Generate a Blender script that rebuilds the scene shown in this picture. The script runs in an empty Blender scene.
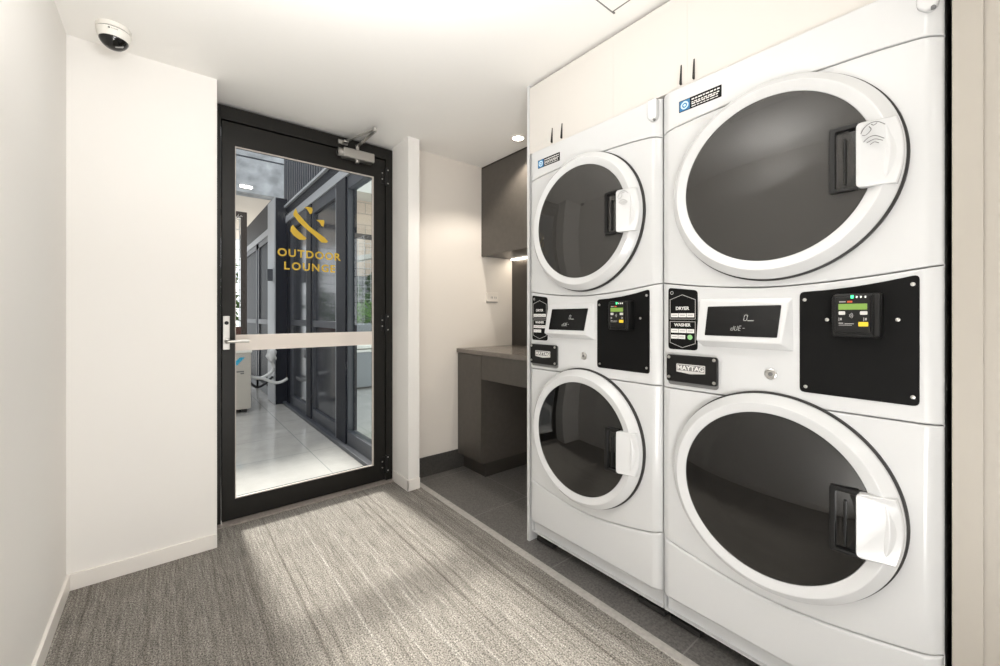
import bpy, bmesh, math, random
from mathutils import Vector, Matrix
random.seed(7)
S = bpy.context.scene
COL = S.collection
PI = math.pi
ROOT = {}

# ---------------------------------------------------------------- materials
def mat(name, col, rough=.5, metal=0., spec=.5, coat=0., emit=None, estr=0., bump=None):
    m = bpy.data.materials.new(name); m.use_nodes = True
    n = m.node_tree.nodes; l = m.node_tree.links
    p = n['Principled BSDF']
    p.inputs['Base Color'].default_value = (*col, 1)
    p.inputs['Roughness'].default_value = rough
    p.inputs['Metallic'].default_value = metal
    p.inputs['Specular IOR Level'].default_value = spec
    p.inputs['Coat Weight'].default_value = coat
    p.inputs['Coat Roughness'].default_value = .08
    if emit:
        p.inputs['Emission Color'].default_value = (*emit, 1)
        p.inputs['Emission Strength'].default_value = estr
    if bump:
        sc, st, var = bump
        g = n.new('ShaderNodeNewGeometry'); t = n.new('ShaderNodeTexNoise')
        t.inputs['Scale'].default_value = sc; t.inputs['Detail'].default_value = 4
        l.new(g.outputs['Position'], t.inputs['Vector'])
        b = n.new('ShaderNodeBump'); b.inputs['Strength'].default_value = st; b.inputs['Distance'].default_value = .002
        l.new(t.outputs['Fac'], b.inputs['Height']); l.new(b.outputs['Normal'], p.inputs['Normal'])
        if var:
            r = n.new('ShaderNodeValToRGB')
            r.color_ramp.elements[0].position = .3; r.color_ramp.elements[1].position = .7
            r.color_ramp.elements[0].color = (*[c * (1 - var) for c in col], 1)
            r.color_ramp.elements[1].color = (*[min(1, c * (1 + var)) for c in col], 1)
            l.new(t.outputs['Fac'], r.inputs['Fac']); l.new(r.outputs['Color'], p.inputs['Base Color'])
    return m

def glass(name, tint, diffuse=None, dfac=0., rough=.01, ior=1.5):
    """thin architectural glass: tinted see-through plus a fresnel mirror, optionally a milky share"""
    m = bpy.data.materials.new(name); m.use_nodes = True
    n = m.node_tree.nodes; l = m.node_tree.links; n.clear()
    o = n.new('ShaderNodeOutputMaterial')
    tr = n.new('ShaderNodeBsdfTransparent'); tr.inputs['Color'].default_value = (*tint, 1)
    gl = n.new('ShaderNodeBsdfGlossy'); gl.inputs['Roughness'].default_value = rough
    fr = n.new('ShaderNodeFresnel'); fr.inputs['IOR'].default_value = ior
    mx = n.new('ShaderNodeMixShader')
    ge = n.new('ShaderNodeNewGeometry'); one = n.new('ShaderNodeMath'); one.operation = 'SUBTRACT'; one.inputs[0].default_value = 1
    l.new(ge.outputs['Backfacing'], one.inputs[1])
    fm_ = n.new('ShaderNodeMath'); fm_.operation = 'MULTIPLY'; l.new(fr.outputs[0], fm_.inputs[0]); l.new(one.outputs[0], fm_.inputs[1])
    base = tr.outputs[0]
    if dfac:
        d = n.new('ShaderNodeBsdfDiffuse'); d.inputs['Color'].default_value = (*diffuse, 1)
        m2 = n.new('ShaderNodeMixShader'); m2.inputs['Fac'].default_value = dfac
        l.new(tr.outputs[0], m2.inputs[1]); l.new(d.outputs[0], m2.inputs[2]); base = m2.outputs[0]
    l.new(fm_.outputs[0], mx.inputs['Fac']); l.new(base, mx.inputs[1]); l.new(gl.outputs[0], mx.inputs[2])
    l.new(mx.outputs[0], o.inputs['Surface'])
    return m

def nodes_of(m):
    return m.node_tree.nodes, m.node_tree.links, m.node_tree.nodes['Principled BSDF']

def carpet_mat():
    m = mat('carpet', (.2, .19, .17), .95, spec=.1)
    n, l, p = nodes_of(m)
    g = n.new('ShaderNodeNewGeometry')
    def noise(sx, sy, detail=2):
        mp = n.new('ShaderNodeMapping'); mp.inputs['Scale'].default_value = (sx, sy, 1)
        t = n.new('ShaderNodeTexNoise'); t.inputs['Scale'].default_value = 1; t.inputs['Detail'].default_value = detail
        l.new(g.outputs['Position'], mp.inputs['Vector']); l.new(mp.outputs[0], t.inputs['Vector'])
        return t.outputs['Fac']
    def ramp(src, stops):
        r = n.new('ShaderNodeValToRGB'); e = r.color_ramp.elements
        e[0].position, e[0].color = stops[0][0], (*stops[0][1], 1)
        e[1].position, e[1].color = stops[-1][0], (*stops[-1][1], 1)
        for ps, c in stops[1:-1]:
            k = e.new(ps); k.color = (*c, 1)
        l.new(src, r.inputs['Fac']); return r.outputs['Color']
    def mult(a, b, f=1.):
        x = n.new('ShaderNodeMix'); x.data_type = 'RGBA'; x.blend_type = 'MULTIPLY'; x.inputs['Factor'].default_value = f
        l.new(a, x.inputs['A']); l.new(b, x.inputs['B']); return x.outputs['Result']
    streak = ramp(noise(48, .35, 3), [(.27, (.120, .108, .095)), (.42, (.212, .197, .178)), (.60, (.232, .217, .197)), (.74, (.305, .29, .266))])
    ribs = ramp(noise(150, 9, 2), [(.3, (.74, .74, .74)), (.7, (1.22, 1.22, 1.22))])
    speck = ramp(noise(240, 150, 3), [(.33, (.30, .30, .30)), (.67, (1.7, 1.7, 1.7))])
    c = mult(mult(streak, ribs), speck, .9)
    l.new(c, p.inputs['Base Color'])
    b = n.new('ShaderNodeBump'); b.inputs['Strength'].default_value = .6; b.inputs['Distance'].default_value = .004
    l.new(noise(200, 120, 3), b.inputs['Height']); l.new(b.outputs[0], p.inputs['Normal'])
    return m

def tile_mat(name, col, grout, px, py, ox, oy, w=.004, rough=.5, var=.2, sc=30, coat=0., speck=0.):
    m = mat(name, col, rough, coat=coat)
    n, l, p = nodes_of(m)
    g = n.new('ShaderNodeNewGeometry'); s = n.new('ShaderNodeSeparateXYZ'); l.new(g.outputs['Position'], s.inputs[0])
    def op(o, a, b=None):
        k = n.new('ShaderNodeMath'); k.operation = o
        for i, v in enumerate((a, b)):
            if v is None: continue
            if isinstance(v, (int, float)): k.inputs[i].default_value = v
            else: l.new(v, k.inputs[i])
        return k.outputs[0]
    def line(src, pitch, off):
        f = op('FRACT', op('DIVIDE', op('SUBTRACT', src, off - 60 * pitch), pitch))
        return op('LESS_THAN', op('MINIMUM', f, op('SUBTRACT', 1., f)), w / pitch / 2)
    gr = op('MAXIMUM', line(s.outputs[0], px, ox), line(s.outputs[1], py, oy))
    t = n.new('ShaderNodeTexNoise'); t.inputs['Scale'].default_value = sc; t.inputs['Detail'].default_value = 6; t.inputs['Roughness'].default_value = .65
    l.new(g.outputs['Position'], t.inputs['Vector'])
    r = n.new('ShaderNodeValToRGB'); e = r.color_ramp.elements
    e[0].position, e[1].position = .32, .68
    e[0].color = (*[c * (1 - var) for c in col], 1); e[1].color = (*[c * (1 + var) for c in col], 1)
    l.new(t.outputs['Fac'], r.inputs['Fac'])
    x = n.new('ShaderNodeMix'); x.data_type = 'RGBA'; x.inputs['B'].default_value = (*grout, 1)
    l.new(gr, x.inputs['Factor']); l.new(r.outputs[0], x.inputs['A']); l.new(x.outputs['Result'], p.inputs['Base Color'])
    return m

def brick_mat():
    m = mat('beige_blockwork', (.62, .5, .4), .8)
    n, l, p = nodes_of(m)
    g = n.new('ShaderNodeNewGeometry'); s = n.new('ShaderNodeSeparateXYZ'); l.new(g.outputs['Position'], s.inputs[0])
    c = n.new('ShaderNodeCombineXYZ'); l.new(s.outputs[0], c.inputs[0]); l.new(s.outputs[2], c.inputs[1])
    b = n.new('ShaderNodeTexBrick'); l.new(c.outputs[0], b.inputs['Vector'])
    b.inputs['Scale'].default_value = 1; b.inputs['Brick Width'].default_value = .6; b.inputs['Row Height'].default_value = .3
    b.inputs['Mortar Size'].default_value = .012
    b.inputs['Color1'].default_value = (.66, .53, .43, 1); b.inputs['Color2'].default_value = (.58, .47, .38, 1)
    b.inputs['Mortar'].default_value = (.4, .35, .3, 1)
    l.new(b.outputs['Color'], p.inputs['Base Color'])
    return m

M = {}
M['wall'] = mat('wall_paint', (.82, .803, .777), .7, bump=(90, .05, 0))
M['wallw'] = mat('warm_wall_paint', (.74, .695, .64), .7, bump=(90, .05, 0))
M['ceil'] = mat('ceiling_paint', (.89, .878, .852), .75, bump=(90, .04, 0))
M['trimw'] = mat('white_trim_gloss', (.82, .79, .75), .35)
M['cab'] = mat('white_cabinet_laminate', (.62, .595, .56), .45)
M['jamb'] = mat('beige_painted_board', (.41, .38, .335), .5)
M['gap'] = mat('shadow_gap', (.02, .018, .016), .9)
M['carpet'] = carpet_mat()
M['tile'] = tile_mat('dark_floor_tile', (.135, .128, .121), (.22, .213, .203), .6, .6, 1.73, .07, .005, .42, .45, 110)
M['skirt'] = mat('dark_tile_skirting', (.055, .052, .048), .5, bump=(80, .1, .2))
M['strip'] = mat('edge_strip_vinyl', (.42, .40, .375), .45, bump=(60, .05, .12))
M['sill'] = mat('worn_threshold', (.27, .24, .215), .5, bump=(70, .05, .2))
M['laminate'] = mat('grey_brown_laminate', (.074, .066, .057), .38, bump=(30, .03, .08))
M['bench'] = mat('grey_brown_worktop', (.16, .142, .125), .22, bump=(40, .02, .1))
M['darkpanel'] = mat('dark_backboard', (.04, .035, .03), .3)
M['black'] = mat('black_plastic', (.007, .007, .007), .35, spec=.3)
M['satin'] = mat('black_satin_sheet', (.006, .006, .006), .5, spec=.1)
M['gloss'] = mat('black_gloss', (.008, .008, .009), .06)
M['rubber'] = mat('black_rubber', (.018, .017, .016), .6)
M['appl'] = mat('appliance_white', (.60, .607, .612), .28, coat=.3)
M['applp'] = mat('appliance_white_plastic', (.625, .632, .637), .22, coat=.3)
M['chrome'] = mat('bright_metal', (.62, .61, .59), .28, metal=1)
M['satinsteel'] = mat('satin_aluminium', (.52, .505, .48), .38, metal=1)
M['drum'] = mat('drum_steel', (.32, .31, .30), .35, metal=1)
M['dryglass'] = glass('smoked_dryer_glass', (.24, .235, .225), (.10, .096, .09), .45)
M['washglass'] = glass('dark_washer_glass', (.16, .16, .16), (.014, .0135, .013), .35, ior=1.75)
M['white'] = mat('white_print', (.75, .74, .72), .5)
M['greyp'] = mat('grey_print', (.42, .41, .40), .5)
M['fgrey'] = mat('faint_grey_print', (.60, .585, .56), .5)
M['dgrey'] = mat('dark_grey_print', (.16, .16, .16), .5)
M['plate'] = mat('silver_badge', (.66, .65, .63), .35, metal=.3)
M['blue'] = mat('blue_print', (.02, .16, .36), .4)
M['lightblue'] = mat('pale_blue_print', (.55, .76, .9), .4)
M['greendot'] = mat('green_sticker', (.27, .56, .24), .5)
M['screen'] = mat('display_screen', (.006, .006, .006), .15, spec=.18)
M['lcd'] = mat('green_lcd', (.10, .18, .03), .3, emit=(.26, .42, .08), estr=.5)
M['ledg'] = mat('green_led', (.1, .9, .4), .3, emit=(.04, 1., .25), estr=1.6)
M['ledw'] = mat('pale_led', (.7, .68, .64), .3, emit=(1, .95, .9), estr=.4)
M['ledr'] = mat('red_print', (.6, .1, .03), .4)
M['yellow'] = mat('yellow_button', (.85, .58, .03), .4)
M['digit'] = mat('digit_glow', (.4, .4, .38), .4, emit=(.9, .92, .85), estr=.16)
M['frame'] = mat('dark_bronze_frame', (.0085, .0078, .0065), .42, spec=.3, bump=(200, .03, 0))
M['bead'] = mat('glazing_bead', (.52, .47, .43), .4)
M['band'] = mat('frosted_pink_band', (.74, .68, .63), .5)
M['gold'] = mat('gold_vinyl', (.56, .37, .022), .5)
M['doorglass'] = glass('door_glass', (.96, .97, .965), ior=1.24)
M['camwhite'] = mat('camera_white', (.80, .78, .73), .4)
M['camlens'] = mat('camera_dome', (.006, .006, .006), .05)
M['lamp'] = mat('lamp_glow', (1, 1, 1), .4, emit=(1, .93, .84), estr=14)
M['strip_led'] = mat('led_strip_glow', (1, 1, 1), .4, emit=(1, .9, .76), estr=9)
M['court'] = tile_mat('polished_courtyard_tile', (.57, .557, .535), (.36, .385, .37), .6, .6, .92, 3.03, .006, .07, .07, 5)
M['concrete'] = mat('raw_concrete', (.27, .285, .30), .8, bump=(5, .3, .35))
M['soffit'] = mat('beige_soffit', (.66, .60, .53), .7)
M['navy'] = mat('navy_metal', (.008, .010, .018), .5, spec=.25)
M['navyl'] = mat('grey_blue_metal', (.06, .066, .082), .45)
M['alu'] = mat('pale_aluminium', (.40, .42, .45), .4)
M['pane'] = mat('grey_tinted_pane', (.055, .06, .072), .12, spec=.3)
M['farpane'] = mat('matt_grey_pane', (.05, .055, .065), .5, spec=.1)
M['clear'] = glass('clear_pane', (.9, .93, .92), ior=1.3)
M['acbody'] = mat('air_conditioner_beige', (.55, .52, .47), .5)
M['aclid'] = mat('air_conditioner_lid', (.86, .85, .80), .4)
M['cyan'] = mat('cyan_emblem', (.02, .42, .68), .4)
M['pipe'] = mat('white_pipe_wrap', (.72, .73, .74), .5)
M['cable'] = mat('dark_cable', (.03, .03, .035), .5)
M['brown'] = mat('dark_brown_steel', (.045, .032, .026), .5)
M['rust'] = mat('red_brown_board', (.11, .035, .025), .6)
M['mesh'] = mat('galvanised_wire', (.55, .56, .56), .4)
M['leaf'] = mat('leaf_green', (.10, .24, .03), .5)
M['leafd'] = mat('leaf_dark_green', (.045, .12, .025), .5)
M['beige'] = brick_mat()
M['slab'] = mat('pale_concrete', (.62, .60, .56), .6)
M['steelgrey'] = mat('grey_cabinet_steel', (.26, .28, .30), .4)
M['outwall'] = mat('courtyard_render', (.5, .5, .5), .8)
M['darkwall'] = mat('grey_courtyard_wall', (.11, .115, .125), .6)
M['outlet'] = mat('outlet_white', (.80, .75, .69), .35)

# ---------------------------------------------------------------- mesh helpers
def box(bm, x0, x1, y0, y1, z0, z1, bev=0., seg=2):
    r = bmesh.ops.create_cube(bm, size=1)
    vs = r['verts']
    for v in vs:
        v.co = Vector(((x0 + x1) / 2 + v.co.x * (x1 - x0), (y0 + y1) / 2 + v.co.y * (y1 - y0), (z0 + z1) / 2 + v.co.z * (z1 - z0)))
    if bev:
        es = list({e for v in vs for e in v.link_edges})
        bmesh.ops.bevel(bm, geom=es, offset=bev, segments=seg, affect='EDGES', profile=.5)
    return bm

def B(x0, x1, y0, y1, z0, z1, bev=0., seg=2):
    return box(bmesh.new(), x0, x1, y0, y1, z0, z1, bev, seg)

def lathe(prof, fm, seg=72, close=True, bm=None):
    """revolve (radius, n) about the axis of frame fm((a,b,n))"""
    bm = bm or bmesh.new(); rings = []
    for r, n in prof:
        if r < 1e-6: rings.append([bm.verts.new(fm(0, 0, n))]); continue
        rings.append([bm.verts.new(fm(r * math.cos(2 * PI * k / seg), r * math.sin(2 * PI * k / seg), n)) for k in range(seg)])
    pairs = list(zip(rings, rings[1:]))
    if close: pairs.append((rings[-1], rings[0]))
    for A, C in pairs:
        for k in range(seg):
            j = (k + 1) % seg
            q = [A[k % len(A)], A[j % len(A)], C[j % len(C)], C[k % len(C)]]
            u = []
            for v in q:
                if v not in u: u.append(v)
            if len(u) > 2:
                try: bm.faces.new(u)
                except ValueError: pass
    return bm

def tube(pts, r, seg=8, bm=None):
    bm = bm or bmesh.new(); pts = [Vector(p) for p in pts]; prev = None
    for i, p in enumerate(pts):
        d = (pts[min(i + 1, len(pts) - 1)] - pts[max(i - 1, 0)]).normalized()
        up = Vector((0, 0, 1)) if abs(d.z) < .95 else Vector((1, 0, 0))
        s = d.cross(up).normalized(); t = s.cross(d)
        ring = [bm.verts.new(p + s * r * math.cos(2 * PI * k / seg) + t * r * math.sin(2 * PI * k / seg)) for k in range(seg)]
        if prev:
            for k in range(seg): bm.faces.new([prev[k], prev[(k + 1) % seg], ring[(k + 1) % seg], ring[k]])
        else: bm.faces.new(ring[::-1])
        prev = ring
    bm.faces.new(prev)
    return bm

def smooth_path(pts, n=8):
    P = [Vector(p) for p in pts]; out = []
    for i in range(len(P) - 1):
        p0, p1, p2, p3 = P[max(i - 1, 0)], P[i], P[i + 1], P[min(i + 2, len(P) - 1)]
        for k in range(n):
            t = k / n
            out.append(.5 * ((2 * p1) + (p2 - p0) * t + (2 * p0 - 5 * p1 + 4 * p2 - p3) * t * t + (3 * p1 - p0 - 3 * p2 + p3) * t ** 3))
    return out + [P[-1]]

def prism(poly, fm, n0, n1, bm=None):
    bm = bm or bmesh.new()
    a = [bm.verts.new(fm(x, y, n0)) for x, y in poly]; b = [bm.verts.new(fm(x, y, n1)) for x, y in poly]
    bm.faces.new(a[::-1]); bm.faces.new(b)
    for i in range(len(poly)):
        j = (i + 1) % len(poly); bm.faces.new([a[i], a[j], b[j], b[i]])
    return bm

def rrect(a0, a1, b0, b1, r, k=5):
    out = []
    for cx, cy, s in ((a1 - r, b1 - r, 0), (a0 + r, b1 - r, 1), (a0 + r, b0 + r, 2), (a1 - r, b0 + r, 3)):
        for i in range(k + 1):
            t = (s + i / k) * PI / 2; out.append((cx + r * math.cos(t), cy + r * math.sin(t)))
    return out

def circ(cx, cy, r, k=72):
    return [(cx + r * math.cos(2 * PI * i / k), cy + r * math.sin(2 * PI * i / k)) for i in range(k)]

def rounded(poly, r, k=4):
    """round the corners of a polygon; r is one radius or a list of one per corner"""
    out = []; n = len(poly)
    for i in range(n):
        p = Vector(poly[i]); a = Vector(poly[i - 1]); b = Vector(poly[(i + 1) % n])
        rr = r[i] if isinstance(r, (list, tuple)) else r
        if rr <= 0: out.append(tuple(p)); continue
        da, db = (a - p), (b - p); q = min(rr, da.length * .45, db.length * .45)
        s, e = p + da.normalized() * q, p + db.normalized() * q
        for j in range(k + 1):
            t = j / k; v = s * (1 - t) ** 2 + p * 2 * t * (1 - t) + e * t * t; out.append((v.x, v.y))
    return out

def curve_bm(cu, fm):
    ob = bpy.data.objects.new('tmp', cu); COL.objects.link(ob)
    dg = bpy.context.evaluated_depsgraph_get(); dg.update()
    me = bpy.data.meshes.new_from_object(ob.evaluated_get(dg))
    bm = bmesh.new(); bm.from_mesh(me)
    for v in bm.verts: v.co = Vector(fm(*v.co))
    bmesh.ops.remove_doubles(bm, verts=bm.verts, dist=1e-5)
    bpy.data.objects.remove(ob); bpy.data.curves.remove(cu); bpy.data.meshes.remove(me)
    return bm

def plate(outer, fm, n0, n1, bev=0., holes=()):
    cu = bpy.data.curves.new('c', 'CURVE'); cu.dimensions = '2D'; cu.fill_mode = 'BOTH'
    for pts in (outer, *holes):
        s = cu.splines.new('POLY'); s.points.add(len(pts) - 1)
        for q, (x, y) in zip(s.points, pts): q.co = (x, y, 0, 1)
        s.use_cyclic_u = True
    cu.extrude = max((n1 - n0) / 2 - bev, 0); cu.bevel_depth = bev; cu.bevel_resolution = 2; cu.offset = -bev
    mid = (n0 + n1) / 2
    return curve_bm(cu, lambda x, y, z: fm(x, y, z + mid))

def text(body, fm, a, b, h, n0, n1=None, align='CENTER', sx=1., space=1., bold=0.):
    cu = bpy.data.curves.new('t', 'FONT'); cu.body = body; cu.size = h / .7
    cu.align_x = align; cu.extrude = ((n1 or n0 + .0006) - n0) / 2; cu.space_character = space; cu.offset = bold
    cu.resolution_u = 4
    mid = (n0 + (n1 or n0 + .0006)) / 2
    return curve_bm(cu, lambda x, y, z: fm(a + x * sx, b + y, z + mid))

def join(*bms):
    o = bmesh.new()
    for b in bms:
        me = bpy.data.meshes.new('j'); b.to_mesh(me); b.free(); o.from_mesh(me); bpy.data.meshes.remove(me)
    return o

def obj(name, bm, m, parent=None, smooth=35, label=None, recalc=True):
    if recalc: bmesh.ops.recalc_face_normals(bm, faces=bm.faces)
    if parent is not None: bmesh.ops.translate(bm, verts=bm.verts, vec=-ROOT[parent.name])
    me = bpy.data.meshes.new(name); bm.to_mesh(me); bm.free()
    me.materials.append(M[m] if isinstance(m, str) else m)
    if smooth:
        me.shade_smooth(); me.set_sharp_from_angle(angle=math.radians(smooth))
    o = bpy.data.objects.new(name, me); COL.objects.link(o)
    if smooth:
        wm = o.modifiers.new('even_normals', 'WEIGHTED_NORMAL'); wm.keep_sharp = True; wm.weight = 60
    if parent is not None:
        o.parent = parent; ROOT[o.name] = ROOT[parent.name]
    else: ROOT[o.name] = Vector((0, 0, 0))
    if label: o['label'] = label
    return o

def thing(name, label, cat, loc, group=None):
    o = bpy.data.objects.new(name, None); COL.objects.link(o); o.location = loc; o.empty_display_size = .1
    o['label'] = label; o['category'] = cat
    if group: o['group'] = group
    ROOT[o.name] = Vector(loc); return o

def tag(o, label, cat, group=None):
    o['label'] = label; o['category'] = cat
    if group: o['group'] = group
    return o

def struct(name, bm, m, label=None, cat=None, smooth=35):
    o = obj(name, bm, m, None, smooth); o['kind'] = 'structure'
    if label: tag(o, label, cat)
    return o

def root_struct(name, label, cat, loc):
    o = thing(name, label, cat, loc); o['kind'] = 'structure'; return o

# ---------------------------------------------------------------- room shell
ZC = 2.272
XL, XR, YF, YD, YA = -.32, 1.405, 2.41, 2.645, 2.552
XS, XA, YB = 1.322, 2.215, -3.0
struct('floor', B(XL - .02, 1.285, YB, 2.70, -.08, 0), 'carpet', 'grey brown loop carpet with fine lengthwise streaks', 'carpet floor')
struct('floor.001', B(1.285, 2.30, YB, 2.60, -.08, -.002), 'tile', 'dark grey tiled strip under the laundry machines', 'tiled floor')
struct('trim_1', B(1.285, XS, .0, 2.56, -.004, .004, .002), 'strip', 'pale flat edging strip between carpet and dark tiles', 'floor edging')
struct('ceiling', B(XL - .1, 2.35, YB - .1, 2.74, ZC, ZC + .25), 'ceil', 'smooth white ceiling', 'ceiling')
struct('wall_left', B(XL - .12, XL, YB, YF + .1, -.02, ZC), 'wall', 'plain white wall along the left edge', 'wall')
struct('wall_back', B(XL - .12, .187, YF, 2.74, -.02, ZC), 'wall', 'white wall section under the dome camera, beside the black door', 'wall')
struct('wall_alcove', B(1.275, 2.35, YA, 2.74, -.02, ZC), 'wallw', 'cream alcove wall behind the small worktop', 'wall')
struct('wall_pier', B(1.197, 1.276, 2.402, 2.74, -.02, ZC), 'wall', 'narrow white wall nib right of the glass door', 'wall')
struct('wall_right', B(XR, XR + .1, YB, .026, -.02, ZC), 'jamb', 'beige wall at the right edge past the machines', 'wall')
struct('wall_service', B(XA, XA + .1, .0, YA, -.02, ZC), 'wallw', 'wall behind the machines', 'wall')
struct('wall_rear', B(XL - .12, 1.6, YB - .1, YB, -.02, ZC), 'wall', 'wall at the far end behind the viewer', 'wall')
struct('trim_2', B(1.40, 2.2, 1.489, 1.506, -.002, ZC - .001, .001), 'appl', 'thin white upright end panel left of the stacked machines', 'end panel')
struct('trim_3', B(1.398, 2.15, .026, .0735, -.002, ZC - .001, .002), 'jamb', 'beige upright end panel right of the stacked machines', 'end panel')
# skirting boards
struct('baseboard_left', B(XL, XL + .012, YB, YF - .012, 0, .068, .003), 'trimw', 'white skirting along the left wall', 'skirting')
struct('baseboard_back', B(XL, .187, YF - .012, YF, 0, .068, .003), 'trimw', 'white skirting under the wall with the dome camera', 'skirting')
bm = B(1.187, 1.276, 2.392, 2.402, 0, .072, .003); box(bm, 1.187, 1.197, 2.392, 2.62, 0, .072, .003)
struct('baseboard_pier', bm, 'trimw', 'white skirting wrapped round the narrow wall nib', 'skirting')
struct('baseboard_alcove', B(1.276, 1.735, YA - .01, YA, -.002, .135, .002), 'skirt', 'tall dark tile skirting in the alcove', 'skirting')
struct('trim_4', B(XA - .012, XA, 1.506, YA, .88, 1.585), 'darkpanel', 'dark splashback board under the wall cupboard', 'splashback')

# ceiling access hatch: a thin frame groove
t = root_struct('trim_11', 'square white access hatch flush in the ceiling', 'access hatch', (1.01, .73, ZC - .004))
obj('hatch_panel', B(.718, 1.298, .446, .926, ZC - .004, ZC + .002, .001), 'ceil', t)
bm = B(.70, 1.316, .926, .932, ZC - .003, ZC); box(bm, 1.298, 1.304, .44, .932, ZC - .003, ZC); box(bm, .712, .718, .44, .932, ZC - .003, ZC); box(bm, .70, 1.316, .44, .446, ZC - .003, ZC)
obj('hatch_gap', bm, 'dgrey', t)

# ---------------------------------------------------------------- glass entry door
YT = YD
FD = lambda a, b, n: (a, YT - n, b)          # viewed along +Y: a right, b up, n towards the room
D = root_struct('door_1', 'black framed glass door with gold lettering leading to the courtyard', 'glass door', (.7, YD, 0))
fr = bmesh.new()
box(fr, .187, .222, YT - .006, YT + .095, 0, 2.255, .002); box(fr, 1.150, 1.212, YT - .006, YT + .095, 0, 2.255, .002)
box(fr, .222, 1.150, YT - .006, YT + .095, 2.182, 2.255, .002); box(fr, 1.135, 1.152, YT + .045, YT + .07, .02, 2.18)
box(fr, .222, 1.15, YT + .045, YT + .07, 2.165, 2.184)
obj('door_frame', fr, 'frame', D)
lf = plate([(.226, .012), (1.146, .012), (1.146, 2.176), (.226, 2.176)], FD, -.044, -.002, .003,
           holes=[[(.287, .122), (1.069, .122), (1.069, 2.052), (.287, 2.052)]])
leaf = obj('door_leaf', lf, 'frame', D)
bd = plate([(.286, .121), (1.070, .121), (1.070, 2.053), (.286, 2.053)], FD, -.018, -.006, .001,
           holes=[[(.291, .127), (1.061, .127), (1.061, 2.046), (.291, 2.046)]])
obj('glazing_bead', bd, 'bead', leaf)
obj('glass_pane', B(.288, 1.068, YT + .019, YT + .025, .123, 2.051), 'doorglass', leaf)
obj('visibility_band', B(.289, 1.067, YT + .0165, YT + .0185, .930, 1.018), 'band', leaf, label='pale pinkish frosted strip across the glass')
obj('door_sill', B(.190, 1.205, YT - .050, YT + .06, 0, .008, .003), 'sill', D, label='pale worn threshold strip')
# gold lettering and ampersand mark on the glass
FG = lambda a, b, n: (a, YT + .018 - n, b)
lg = [
 [(.594, 1.765), (.584, 1.742), (.58, 1.723), (.61, 1.685), (.661, 1.641), (.702, 1.61), (.74, 1.577), (.769, 1.577), (.779, 1.587), (.758, 1.609), (.716, 1.637), (.674, 1.665), (.64, 1.7), (.604, 1.738), (.597, 1.758)],
 [(.58, 1.666), (.568, 1.65), (.565, 1.625), (.584, 1.599), (.614, 1.58), (.644, 1.581), (.654, 1.593), (.637, 1.606), (.604, 1.634), (.584, 1.656)],
 [(.64, 1.778), (.661, 1.784), (.685, 1.783), (.689, 1.769), (.685, 1.75), (.674, 1.741), (.664, 1.758), (.654, 1.771)],
 [(.709, 1.712), (.754, 1.718), (.758, 1.706), (.752, 1.676), (.74, 1.679), (.73, 1.698)]]
obj('ampersand_mark', join(*[plate(p, FG, .0005, .0015) for p in lg]), 'gold', leaf)
def spaced(word, a0, a1, b, h, bold):
    parts = []; bms = []
    for ch in word:
        q = text(ch, lambda a, b_, n: (a, 0, b_), 0, 0, h, 0, .001, sx=1.0, bold=bold)
        xs = [v.co.x for v in q.verts]; parts.append((min(xs), max(xs))); q.free()
    tot = sum(p[1] - p[0] for p in parts); gap = (a1 - a0 - tot) / (len(word) - 1); x = a0
    for ch, (lo, hi) in zip(word, parts):
        bms.append(text(ch, FG, x - lo, b, h, .0005, .0015, sx=1.0, bold=bold)); x += hi - lo + gap
    return join(*bms)
obj('lettering', spaced('OUTDOOR', .497, .857, 1.474, .044, .0016), 'gold', leaf)
obj('lettering', spaced('LOUNGE', .532, .822, 1.397, .044, .0016), 'gold', leaf)
# lever handle
hd = obj('handle_plate', plate(rrect(.231, .262, .94, 1.122, .004), FD, -.002, .008, .002), 'satinsteel', leaf)
lv = tube(smooth_path([(.247, YT - .006, .985), (.247, YT - .045, .985), (.256, YT - .055, .985), (.345, YT - .055, .985)]), .0085, 10)
obj('lever', lv, 'satinsteel', hd)
obj('keyhole', plate(circ(.247, 1.084, .010, 24), FD, .0078, .0095), 'black', hd)
bm = lathe([(.013, 0), (.013, .006), (.010, .008), (0, .008)], lambda a, b, n: (.247 + a, YT - .008 - n, .985 + b), 24); obj('rosette', bm, 'chrome', hd)
# hinges
for zc in (2.066, 1.073, .118):
    h = obj('hinge', join(plate(rrect(1.118, 1.147, zc - .05, zc + .05, .004), FD, -.003, .004, .001),
                          plate(rrect(1.149, 1.172, zc - .06, zc + .06, .004), FD, .004, .009, .001),
                          tube([(1.148, YT - .008, zc - .06), (1.148, YT - .008, zc + .06)], .008, 12)), 'black', D)
    for sa, sz in ((1.125, .02), (1.125, -.02), (1.163, .045), (1.163, -.045)):
        nn = .004 if sa < 1.14 else .009
        obj('screw', lathe([(.0045, nn), (.0045, nn + .0015), (0, nn + .0025)], lambda a, b, n, sa=sa, sz=sz: (sa + a, YT - n, zc + sz + b), 12, close=False), 'chrome', h)
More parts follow.
